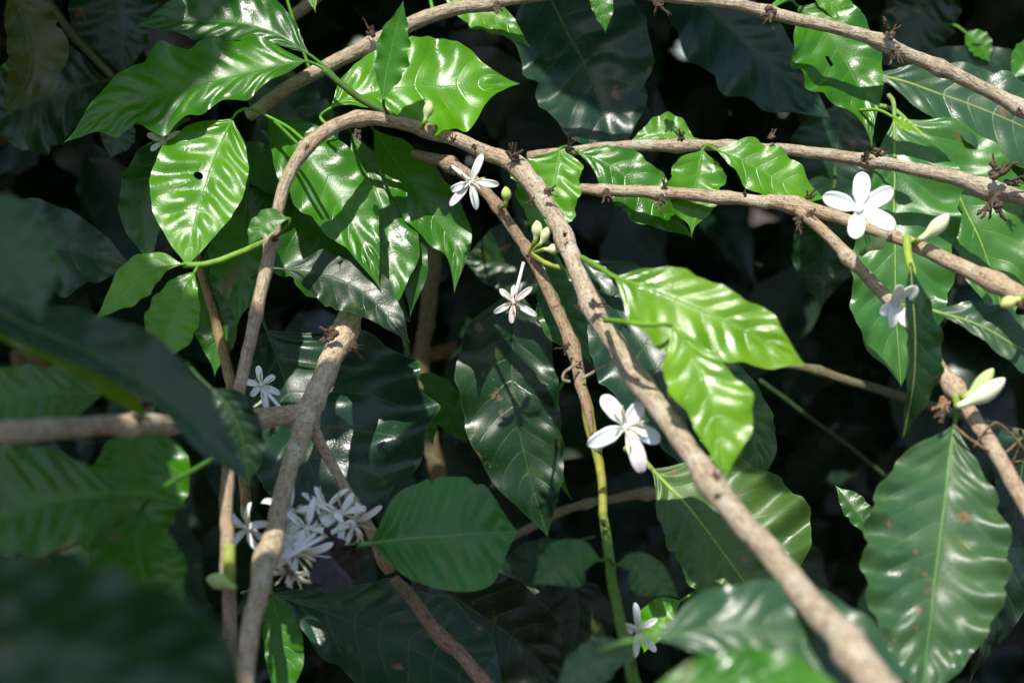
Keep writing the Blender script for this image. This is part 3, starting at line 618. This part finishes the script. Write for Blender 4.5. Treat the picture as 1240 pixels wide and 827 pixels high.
leaf(E, [(652, 318), (668, 345), (690, 390), (717, 438)], [0, 22, 30, 28, 20, 8, 0], [0, 14, 28, 34, 30, 14, 0], 1.0, .3, 0, 'mid', nvein=7, pet=[(642, 308, .985)], wear=.35, wave=.03)

# ------------------------------------------------------------------ background stems
def stick(label, name, pts, color, **kw):
    t = thing(name, label, 'twig', P(*pts[-1][:3])); limb(t, 'stem', pts, color, **kw); return t
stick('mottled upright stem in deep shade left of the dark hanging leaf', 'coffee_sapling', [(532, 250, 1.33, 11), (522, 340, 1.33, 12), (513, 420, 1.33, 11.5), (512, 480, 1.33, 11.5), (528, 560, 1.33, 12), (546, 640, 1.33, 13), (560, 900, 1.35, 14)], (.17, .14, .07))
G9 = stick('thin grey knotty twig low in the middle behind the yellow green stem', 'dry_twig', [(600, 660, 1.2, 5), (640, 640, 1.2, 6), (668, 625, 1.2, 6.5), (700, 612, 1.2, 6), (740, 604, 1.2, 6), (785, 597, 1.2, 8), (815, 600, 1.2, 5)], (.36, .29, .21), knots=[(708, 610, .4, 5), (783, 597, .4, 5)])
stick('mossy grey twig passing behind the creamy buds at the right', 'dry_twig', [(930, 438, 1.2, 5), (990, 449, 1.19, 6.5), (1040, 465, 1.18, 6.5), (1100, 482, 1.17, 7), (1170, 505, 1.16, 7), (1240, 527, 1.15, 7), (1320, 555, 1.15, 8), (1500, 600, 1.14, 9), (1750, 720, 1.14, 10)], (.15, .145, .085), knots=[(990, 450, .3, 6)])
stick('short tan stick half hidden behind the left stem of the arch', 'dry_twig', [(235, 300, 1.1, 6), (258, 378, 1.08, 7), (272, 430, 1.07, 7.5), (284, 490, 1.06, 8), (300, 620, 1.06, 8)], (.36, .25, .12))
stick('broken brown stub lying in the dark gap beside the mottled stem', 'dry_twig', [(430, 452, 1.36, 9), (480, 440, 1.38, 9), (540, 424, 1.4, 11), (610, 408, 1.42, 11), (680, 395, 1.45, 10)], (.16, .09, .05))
stick('pale branch end poking from the top edge left of centre', 'dry_twig', [(330, 40, 1.14, 8), (360, 16, 1.13, 9), (390, -10, 1.12, 9), (430, -50, 1.12, 9)], (.32, .24, .16))
stick('dim green stalk slanting through the upper left corner', 'green_stalk', [(30, -40, 1.15, 5), (60, 5, 1.15, 5.5), (95, 50, 1.15, 6), (138, 95, 1.15, 5)], (.05, .08, .02), material=STEM, sides=10, rough=.04)
stick('thin green stalk crossing the dark hollow below the mossy twig', 'green_stalk', [(920, 460, 1.3, 3.5), (980, 505, 1.3, 3.5), (1040, 550, 1.3, 3.5), (1100, 600, 1.3, 3.5)], (.02, .05, .015), material=STEM, sides=10, rough=.04)
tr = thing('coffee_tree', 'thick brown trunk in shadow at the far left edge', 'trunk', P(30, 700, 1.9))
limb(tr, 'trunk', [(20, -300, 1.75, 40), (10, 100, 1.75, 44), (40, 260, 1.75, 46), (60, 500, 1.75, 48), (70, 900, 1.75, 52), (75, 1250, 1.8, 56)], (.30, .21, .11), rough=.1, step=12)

# ------------------------------------------------------------------ leaves whose twigs are out of sight
def solo(label, mid, wl, wr, z, ty=.3, tx=0.0, col='dark', **kw):
    kw.setdefault('wear', .35); kw.setdefault('group', 'coffee leaves whose twigs are hidden'); kw.setdefault('wave', .03); kw.setdefault('quilt', .045)
    return leaf(None, mid, wl, wr, z, ty, tx, col, label=label, **kw)
# upper left
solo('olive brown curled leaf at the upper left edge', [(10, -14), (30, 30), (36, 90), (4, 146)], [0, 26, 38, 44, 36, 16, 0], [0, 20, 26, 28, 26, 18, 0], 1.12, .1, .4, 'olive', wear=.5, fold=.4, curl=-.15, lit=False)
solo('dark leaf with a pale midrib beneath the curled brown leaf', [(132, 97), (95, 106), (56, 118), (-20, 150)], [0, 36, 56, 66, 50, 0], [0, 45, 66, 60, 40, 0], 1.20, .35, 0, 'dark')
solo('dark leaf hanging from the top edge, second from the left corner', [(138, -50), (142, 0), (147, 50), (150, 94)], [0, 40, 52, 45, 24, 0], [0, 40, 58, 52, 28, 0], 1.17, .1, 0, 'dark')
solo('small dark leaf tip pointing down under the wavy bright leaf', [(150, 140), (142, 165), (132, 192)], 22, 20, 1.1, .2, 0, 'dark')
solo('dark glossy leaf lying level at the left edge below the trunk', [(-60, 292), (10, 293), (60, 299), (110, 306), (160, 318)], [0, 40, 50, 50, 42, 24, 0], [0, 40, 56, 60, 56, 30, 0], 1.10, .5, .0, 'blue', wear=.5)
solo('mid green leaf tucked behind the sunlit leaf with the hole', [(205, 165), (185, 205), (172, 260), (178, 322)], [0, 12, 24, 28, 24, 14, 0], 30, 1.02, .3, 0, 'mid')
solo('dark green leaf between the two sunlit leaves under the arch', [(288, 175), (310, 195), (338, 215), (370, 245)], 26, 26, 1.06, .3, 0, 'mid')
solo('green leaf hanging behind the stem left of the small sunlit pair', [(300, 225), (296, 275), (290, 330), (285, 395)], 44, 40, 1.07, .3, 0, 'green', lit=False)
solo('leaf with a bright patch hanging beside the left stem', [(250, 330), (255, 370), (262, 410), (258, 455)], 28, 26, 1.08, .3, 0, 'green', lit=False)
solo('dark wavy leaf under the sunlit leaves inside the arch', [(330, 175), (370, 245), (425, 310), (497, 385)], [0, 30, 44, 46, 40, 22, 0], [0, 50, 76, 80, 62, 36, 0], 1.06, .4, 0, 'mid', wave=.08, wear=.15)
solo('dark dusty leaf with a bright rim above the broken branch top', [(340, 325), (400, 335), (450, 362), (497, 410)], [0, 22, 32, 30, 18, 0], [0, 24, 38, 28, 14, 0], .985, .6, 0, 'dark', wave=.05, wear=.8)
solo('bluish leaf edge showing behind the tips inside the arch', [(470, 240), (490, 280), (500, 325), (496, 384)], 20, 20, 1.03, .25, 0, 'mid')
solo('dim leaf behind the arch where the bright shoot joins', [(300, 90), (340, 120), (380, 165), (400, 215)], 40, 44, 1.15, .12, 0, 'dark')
# lower left, near the lens
solo('blurred bluish leaf at the left edge close to the lens', [(-60, 270), (-10, 290), (30, 340), (50, 392)], 60, 50, .62, .3, .2, 'grey', wear=.4, lit=False)
solo('long blurred dark leaf with a yellow green lower edge at the left', [(-70, 350), (20, 388), (118, 432), (200, 480), (306, 578)], [0, 24, 36, 52, 48, 28, 0], [0, 22, 22, 18, 18, 18, 0], .66, .5, .15, (.014, .055, .026), wave=.03, wear=.3, petr=3.4, midcol=(.08, .14, .05))
solo('yellow green folded leaf margin under the long blurred dark leaf', [(-60, 370), (30, 408), (110, 450), (185, 518)], [0, 18, 22, 22, 16, 0], [0, 14, 16, 16, 12, 0], .675, -.2, .15, (.10, .21, .008), wave=.04, wear=.02, lit=False)
solo('rounded dark leaf in front of the fork at the left', [(255, 470), (275, 490), (292, 525), (300, 585)], [0, 22, 26, 26, 20, 0], [0, 30, 34, 36, 28, 0], .80, .12, 0, 'dark')
solo('blurred green leaf above the pale twig at the left edge', [(128, 474), (80, 476), (20, 481), (-60, 492)], [0, 34, 56, 60, 40, 0], [0, 24, 34, 36, 24, 0], .80, .6, 0, (.026, .12, .006), wave=.02, ripple=.05, quilt=.06, midcol=(.06, .17, .02), lit=False)
solo('broad blurred green leaf pointing left over the bottom left leaf', [(156, 597), (110, 600), (40, 612), (-60, 640)], [0, 40, 62, 60, 40, 0], [0, 34, 62, 74, 50, 0], .72, .6, 0, (.026, .12, .006), wave=.02, ripple=.05, quilt=.06, midcol=(.06, .17, .02), petr=3.2, lit=False)
solo('green leaf with a pale midrib standing behind the blurred left shoot', [(182, 505), (170, 560), (156, 620), (150, 700)], [0, 56, 66, 60, 40, 0], [0, 40, 54, 70, 60, 0], .82, .6, 0, 'green', lit=False, wave=.02)
solo('blurred green leaf hanging from the left shoot beside the pinkish stem', [(172, 612), (166, 650), (175, 700), (205, 770)], [0, 34, 50, 52, 36, 0], [0, 46, 62, 66, 50, 0], .74, .7, 0, 'green', wave=.015, quilt=.06, midcol=(.06, .17, .02), petr=3.2, pet=[(190, 595, .75), (240, 566, .80), (285, 540, .86)], lit=False)
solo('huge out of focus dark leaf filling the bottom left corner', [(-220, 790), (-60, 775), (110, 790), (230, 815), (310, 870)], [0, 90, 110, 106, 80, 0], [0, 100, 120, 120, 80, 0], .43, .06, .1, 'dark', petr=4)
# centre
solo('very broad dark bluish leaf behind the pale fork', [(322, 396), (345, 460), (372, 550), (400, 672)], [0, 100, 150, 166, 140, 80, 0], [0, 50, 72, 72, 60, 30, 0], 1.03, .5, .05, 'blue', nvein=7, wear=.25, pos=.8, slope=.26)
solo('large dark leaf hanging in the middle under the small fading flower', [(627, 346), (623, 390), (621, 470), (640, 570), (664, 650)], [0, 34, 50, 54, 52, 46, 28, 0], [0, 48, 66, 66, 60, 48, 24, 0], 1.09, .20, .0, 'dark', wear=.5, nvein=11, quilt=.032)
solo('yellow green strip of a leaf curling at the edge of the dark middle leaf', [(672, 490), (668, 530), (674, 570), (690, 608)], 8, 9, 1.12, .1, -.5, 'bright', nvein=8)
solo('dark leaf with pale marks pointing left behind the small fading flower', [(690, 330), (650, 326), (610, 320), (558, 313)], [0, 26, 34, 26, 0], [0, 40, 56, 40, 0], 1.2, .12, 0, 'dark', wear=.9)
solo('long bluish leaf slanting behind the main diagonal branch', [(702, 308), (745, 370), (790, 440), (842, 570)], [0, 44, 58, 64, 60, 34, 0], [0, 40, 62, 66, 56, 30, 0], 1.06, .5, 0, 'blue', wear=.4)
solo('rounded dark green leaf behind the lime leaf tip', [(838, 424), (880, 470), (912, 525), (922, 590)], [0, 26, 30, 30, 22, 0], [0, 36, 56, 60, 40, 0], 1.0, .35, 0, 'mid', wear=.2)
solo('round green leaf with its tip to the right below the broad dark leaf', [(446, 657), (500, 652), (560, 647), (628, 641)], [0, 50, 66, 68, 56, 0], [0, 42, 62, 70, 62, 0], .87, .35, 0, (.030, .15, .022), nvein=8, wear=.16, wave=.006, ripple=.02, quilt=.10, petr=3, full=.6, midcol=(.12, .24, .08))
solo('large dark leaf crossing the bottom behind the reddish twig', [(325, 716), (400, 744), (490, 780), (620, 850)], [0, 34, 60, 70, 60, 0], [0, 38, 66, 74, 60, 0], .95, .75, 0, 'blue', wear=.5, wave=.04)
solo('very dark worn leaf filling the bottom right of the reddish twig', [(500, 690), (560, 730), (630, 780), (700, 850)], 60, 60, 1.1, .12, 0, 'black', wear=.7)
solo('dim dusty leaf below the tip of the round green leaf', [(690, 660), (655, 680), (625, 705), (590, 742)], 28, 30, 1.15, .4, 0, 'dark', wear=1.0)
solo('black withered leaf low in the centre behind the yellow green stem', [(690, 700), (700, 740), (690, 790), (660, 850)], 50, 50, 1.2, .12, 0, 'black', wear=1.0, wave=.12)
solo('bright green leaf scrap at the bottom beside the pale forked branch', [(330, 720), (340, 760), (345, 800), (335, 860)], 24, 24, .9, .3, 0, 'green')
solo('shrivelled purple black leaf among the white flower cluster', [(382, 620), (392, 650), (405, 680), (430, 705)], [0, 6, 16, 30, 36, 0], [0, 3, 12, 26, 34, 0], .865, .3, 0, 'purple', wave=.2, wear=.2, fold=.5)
# small green shoot in the hollow
H = thing('leafy_shoot', 'small shoot of three fresh leaves in the dark hollow left of the middle', 'shoot', P(492, 400, 1.18))
green_tube(H, 'shoot', [(486, 380, 1.2, 3), (492, 420, 1.18, 3.5), (496, 453, 1.17, 4), (503, 470, 1.165, 3.5)], (.07, .14, .02))
leaf(H, [(495, 454), (478, 462), (476, 480), (486, 506)], [0, 14, 12, 6, 0], [0, 16, 26, 26, 0], 1.16, .4, 0, 'green', nvein=6, pet=[(496, 453, 1.17)])
leaf(H, [(500, 453), (522, 462), (545, 490), (566, 536)], [0, 12, 17, 16, 0], [0, 16, 24, 22, 0], 1.15, .4, 0, 'green', nvein=7, pet=[(497, 453, 1.17)])
leaf(H, [(503, 468), (508, 485), (516, 510), (525, 540)], 16, 18, 1.14, .35, 0, 'green', nvein=7, pet=[(502, 468, 1.165)])
# lower right
solo('wide blurred leaf with a yellow midrib behind the lower end of the diagonal branch', [(788, 566), (829, 609), (870, 662), (935, 750)], [0, 70, 98, 112, 92, 0], [0, 34, 50, 54, 44, 0], .96, .4, 0, (.06, .14, .03), wear=.9, petr=3.6, midcol=(.22, .32, .06), nvein=7, lit=True)
solo('tall blurred leaf with a pale midrib and scalloped edge at the lower right', [(1158, 510), (1150, 560), (1139, 645), (1130, 730), (1122, 850)], [0, 30, 60, 80, 86, 82, 66, 40, 0], [0, 50, 78, 92, 92, 84, 64, 36, 0], .83, .45, 0, (.05, .125, .05), wear=.6, nvein=11, quilt=.055, wave=.035, freq=8, petr=3, midcol=(.10, .21, .06), lit=True)
solo('pale bluish blurred leaf at the bottom under the diagonal branch', [(785, 772), (870, 762), (960, 770), (1110, 820)], [0, 42, 58, 58, 44, 0], [0, 30, 50, 54, 40, 0], .68, .5, 0, 'grey', wear=.3, petr=3.4)
solo('yellow green blurred leaf along the bottom edge right of centre', [(770, 850), (850, 826), (940, 822), (1050, 850)], [0, 22, 34, 34, 20, 0], 40, .60, .55, 0, 'green', wear=.4, petr=3.6)
solo('small bright leaf beside the lowest white flower', [(826, 726), (808, 738), (794, 760), (780, 790)], [0, 12, 14, 10, 0], [0, 18, 26, 22, 0], .95, .3, 0, 'bright', wear=.2)
solo('small half lit leaf with a pointed lime tip left of the tall blurred leaf', [(1056, 644), (1046, 632), (1030, 610), (1012, 586)], 14, 17, 1.02, .4, 0, 'mid', lit='free', wear=.3)
solo('narrow dark leaf in the lower right corner behind the tall blurred leaf', [(1240, 560), (1225, 640), (1205, 730), (1180, 830)], 40, 50, .98, .12, 0, 'black', wear=.2)
solo('dark leaf under the curly tendrils at the right edge', [(1200, 520), (1225, 560), (1250, 620), (1270, 700)], 40, 30, 1.1, .12, 0, 'blue', wear=.3)
# upper right
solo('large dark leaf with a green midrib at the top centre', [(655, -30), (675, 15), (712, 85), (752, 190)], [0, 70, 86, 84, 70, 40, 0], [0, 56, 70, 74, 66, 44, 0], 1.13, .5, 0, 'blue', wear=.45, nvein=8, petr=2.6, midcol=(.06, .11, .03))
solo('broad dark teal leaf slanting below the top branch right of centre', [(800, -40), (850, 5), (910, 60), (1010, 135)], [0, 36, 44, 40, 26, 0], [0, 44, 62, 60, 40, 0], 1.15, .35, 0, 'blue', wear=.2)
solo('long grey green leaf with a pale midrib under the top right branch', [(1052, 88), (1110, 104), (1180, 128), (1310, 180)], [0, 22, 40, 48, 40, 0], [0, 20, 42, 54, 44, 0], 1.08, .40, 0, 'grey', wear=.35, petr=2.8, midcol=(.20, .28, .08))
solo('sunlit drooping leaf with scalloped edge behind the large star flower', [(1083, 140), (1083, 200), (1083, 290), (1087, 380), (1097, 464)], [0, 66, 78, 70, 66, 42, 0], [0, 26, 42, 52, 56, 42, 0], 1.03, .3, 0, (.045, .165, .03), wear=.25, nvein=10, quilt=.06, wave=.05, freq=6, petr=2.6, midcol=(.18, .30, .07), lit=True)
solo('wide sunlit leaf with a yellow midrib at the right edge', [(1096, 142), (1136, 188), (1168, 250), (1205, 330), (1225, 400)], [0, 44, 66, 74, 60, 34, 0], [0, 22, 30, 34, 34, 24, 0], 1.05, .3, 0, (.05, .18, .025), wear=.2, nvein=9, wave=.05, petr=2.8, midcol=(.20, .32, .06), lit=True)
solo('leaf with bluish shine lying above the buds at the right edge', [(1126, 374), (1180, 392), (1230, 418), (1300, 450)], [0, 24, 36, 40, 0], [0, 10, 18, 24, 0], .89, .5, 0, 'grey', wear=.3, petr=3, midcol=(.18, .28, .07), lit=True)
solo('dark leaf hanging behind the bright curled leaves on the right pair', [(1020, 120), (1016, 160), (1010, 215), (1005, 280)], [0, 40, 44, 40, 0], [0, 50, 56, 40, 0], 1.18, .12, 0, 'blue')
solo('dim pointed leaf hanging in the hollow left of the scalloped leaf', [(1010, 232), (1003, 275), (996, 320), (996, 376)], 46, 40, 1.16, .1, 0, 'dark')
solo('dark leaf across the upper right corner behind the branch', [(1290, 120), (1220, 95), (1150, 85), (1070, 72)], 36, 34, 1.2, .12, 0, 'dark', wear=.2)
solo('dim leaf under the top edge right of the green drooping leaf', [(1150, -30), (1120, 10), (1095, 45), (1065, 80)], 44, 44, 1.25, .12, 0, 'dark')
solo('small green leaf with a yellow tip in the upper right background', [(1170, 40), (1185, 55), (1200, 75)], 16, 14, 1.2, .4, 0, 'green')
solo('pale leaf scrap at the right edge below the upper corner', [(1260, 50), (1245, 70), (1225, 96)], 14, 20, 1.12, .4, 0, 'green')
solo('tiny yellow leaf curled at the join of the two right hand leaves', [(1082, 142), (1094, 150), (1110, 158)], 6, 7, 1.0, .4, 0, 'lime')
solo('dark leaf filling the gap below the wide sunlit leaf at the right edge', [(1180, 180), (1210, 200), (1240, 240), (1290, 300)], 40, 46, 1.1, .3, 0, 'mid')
# flower half hidden under the wavy leaf
flw = thing('fallen_flower', 'pale flower peeking out under the wavy bright leaf at the upper left', 'flower', P(198, 172, 1.0))
flower(flw, (198, 172, 1.0), 24, (-.2, .5, .8), [(150, 1, .3, .3), (95, 1, .2, .3), (20, 1, .3, .3), (-60, .8, .3, .3), (-130, .8, .3, .3)], (204, 180, 1.03), wd=.2)

# ------------------------------------------------------------------ foliage mass behind, added shade leaves overhead
def leaf_mass(name, label_seed, spots, material=LEAF, color=COLORS['black'], nu=12, hv=3):
    rnd = random.Random(label_seed); V, F, UV, VE = [], [], [], []
    for (c, d, nrm, L, W) in spots:
        d = d.normalized(); nrm = (nrm - d * nrm.dot(d)).normalized(); s = d.cross(nrm); b0 = len(V)
        wv, cu, f1 = rnd.uniform(.03, .1), rnd.uniform(.1, .35), rnd.random() * 6
        for i in range(nu + 1):
            u = i / nu; pw = .75 + .8 * sstep(.6, 1, u); hw = W * max(0, sin(pi * u ** .85)) ** pw
            for j in range(-hv, hv + 1):
                v = j / hv
                h = .15 * hw * abs(v) - cu * L * (u - .3) ** 2 + .12 * hw * v * v * sin(u * 28 + f1 + v)
                V.append(c + d * L * u + s * hw * v * (1 + wv * sin(u * 30 + f1)) + nrm * h); UV.append((u, v * .5 + .5)); VE.append((8 * (u - .16 * abs(v) ** 1.3), abs(v)))
        w1 = 2 * hv + 1
        for i in range(nu):
            for j in range(2 * hv):
                a = b0 + i * w1 + j; F.append((a, a + 1, a + w1 + 1, a + w1))
    return mk(name, V, F, material, None, color, {'leaf': UV, 'vein': VE}, kind='stuff', wear=.2)
rnd = random.Random(5); sp = []
for i in range(4000):
    z = 1.42 + 2.2 * rnd.random() ** 1.3; x = rnd.uniform(-420, 1660); y = rnd.uniform(-420, 1250)
    sp.append((P(x, y, z), CD((rnd.uniform(-1, 1), rnd.uniform(-1.4, .2), rnd.uniform(-.2, .5))), CD((rnd.uniform(-.5, .5), rnd.uniform(.2, .9), .8)), rnd.uniform(.12, .19), rnd.uniform(.028, .042)))
REAR = sp
BACK = [a + d * L * t for a, d, n, L, W in sp for t in (.3, .7) if (a - cam.location).length < 2.2]
# unseen leaves added overhead to shade the inner leaves and spare the outer ones
INV = CM.inverted()
def in_view(p, m):
    q = INV @ p
    if q.z > -.03: return False
    x, y = 620 + q.x / (K * -q.z), 413.5 - q.y / (K * -q.z)
    k = m * max(1.0, .5 / -q.z)
    return -k < x < 1240 + k and -k < y < 827 + k
def shade_leaf(c):
    d = Vector((rnd.uniform(-1, 1), rnd.uniform(-1, .8), rnd.uniform(-.6, .1))).normalized()
    L = rnd.uniform(.12, .17)
    return (c - d * L * .45, d, Vector((rnd.uniform(-.4, .4), rnd.uniform(-.6, .2), 1)), L, rnd.uniform(.028, .04))
def free(l):
    a, d, _, L, W = l
    for t in (0, .25, .5, .75, 1):
        p = a + d * L * t
        if in_view(p, 70): return False
        v = np.array(p) - LITA; h = v @ SUNA
        e = v - h[:, None] * SUNA
        if ((h > 0) & ((e * e).sum(1) < (W + .010) ** 2)).any(): return False
    return True
LITA, SUNA = np.array(LIT), np.array(SUN)
sp = []
for i in range(12000):
    far = i > 6500
    x = rnd.uniform(-2.6, 2.6) if far else rnd.gauss(0, .75); yy = rnd.uniform(2.2, 4.6) if far else 1.14 + 2.6 * rnd.random() ** 1.5
    zz = 1.44 + rnd.uniform(0, 2.3 if far else .95) + max(0, (yy - 1.0)) * .12
    l = shade_leaf(Vector((x, yy, zz)))
    if free(l): sp.append(l)
def pack(l):
    a, d, nr, L, W = l; n = (nr - d * nr.dot(d)).normalized()
    return (*a, *d, *n, *d.cross(n), L, W)
PK = np.zeros((len(sp) + 6000, 14)); PK[:len(sp)] = [pack(l) for l in sp]; PK[len(sp):, 2] = -99; PK[:, 12:] += 1e-9
def covered(p):
    k = len(sp); A, Dd, Nn, S = PK[:k, :3], PK[:k, 3:6], PK[:k, 6:9], PK[:k, 9:12]; q = np.array(p)
    dn = Nn @ SUNA; dn = np.where(np.abs(dn) < .05, 1e9, dn)
    t = ((A - q) * Nn).sum(1) / dn
    h = q + t[:, None] * SUNA - A
    u = (h * Dd).sum(1) / PK[:k, 12]; v = np.abs((h * S).sum(1))
    return bool(((t > 0) & (np.abs(dn) < 5) & (u > .1) & (u < .9) & (v < PK[:k, 13] * .8)).any())
missed = 0; BAD = {}; DIM += [p for p in BACK if in_view(p, 0)]
for p in DIM:
    if covered(p): continue
    for k in range(25):
        l = shade_leaf(p + SUN * rnd.uniform(.06, .9 + .02 * k) + Vector((rnd.uniform(-.02, .02), rnd.uniform(-.02, .02), 0)))
        if free(l): PK[len(sp)] = pack(l); sp.append(l); break
    else: missed += 1; BAD[WHO.get(tuple(p), 'back')] = BAD.get(WHO.get(tuple(p), 'back'), 0) + 1
print('overhead leaves', len(sp), 'missed', missed, 'of', len(DIM), BAD)
leaf_mass('added_shade_leaves', 2, sp, color=COLORS['dark'])  # out of view, added only for the shade it casts
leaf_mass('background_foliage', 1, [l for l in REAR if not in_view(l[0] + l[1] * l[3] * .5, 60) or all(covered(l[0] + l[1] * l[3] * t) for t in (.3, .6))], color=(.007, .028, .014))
# a far row behind; an unseen row added behind the viewer to block sky
sp = []
for i in range(11000):
    b = rnd.random() < .7
    x = rnd.uniform(-4.5, 4.5); yy = rnd.uniform(4.0, 6.0) if b else rnd.uniform(-2.6, -1.3); zz = rnd.uniform(.05, 3.0 if b else 1.55)
    sp.append((Vector((x, yy, zz)), Vector((rnd.uniform(-1, 1), rnd.uniform(-1, 1), rnd.uniform(-1, 0))), Vector((rnd.uniform(-.4, .4), rnd.uniform(-.5, .5), .8)), rnd.uniform(.16, .24), rnd.uniform(.04, .06)))
leaf_mass('far_row_and_sky_block', 3, sp, color=COLORS['dark'], nu=7, hv=2)
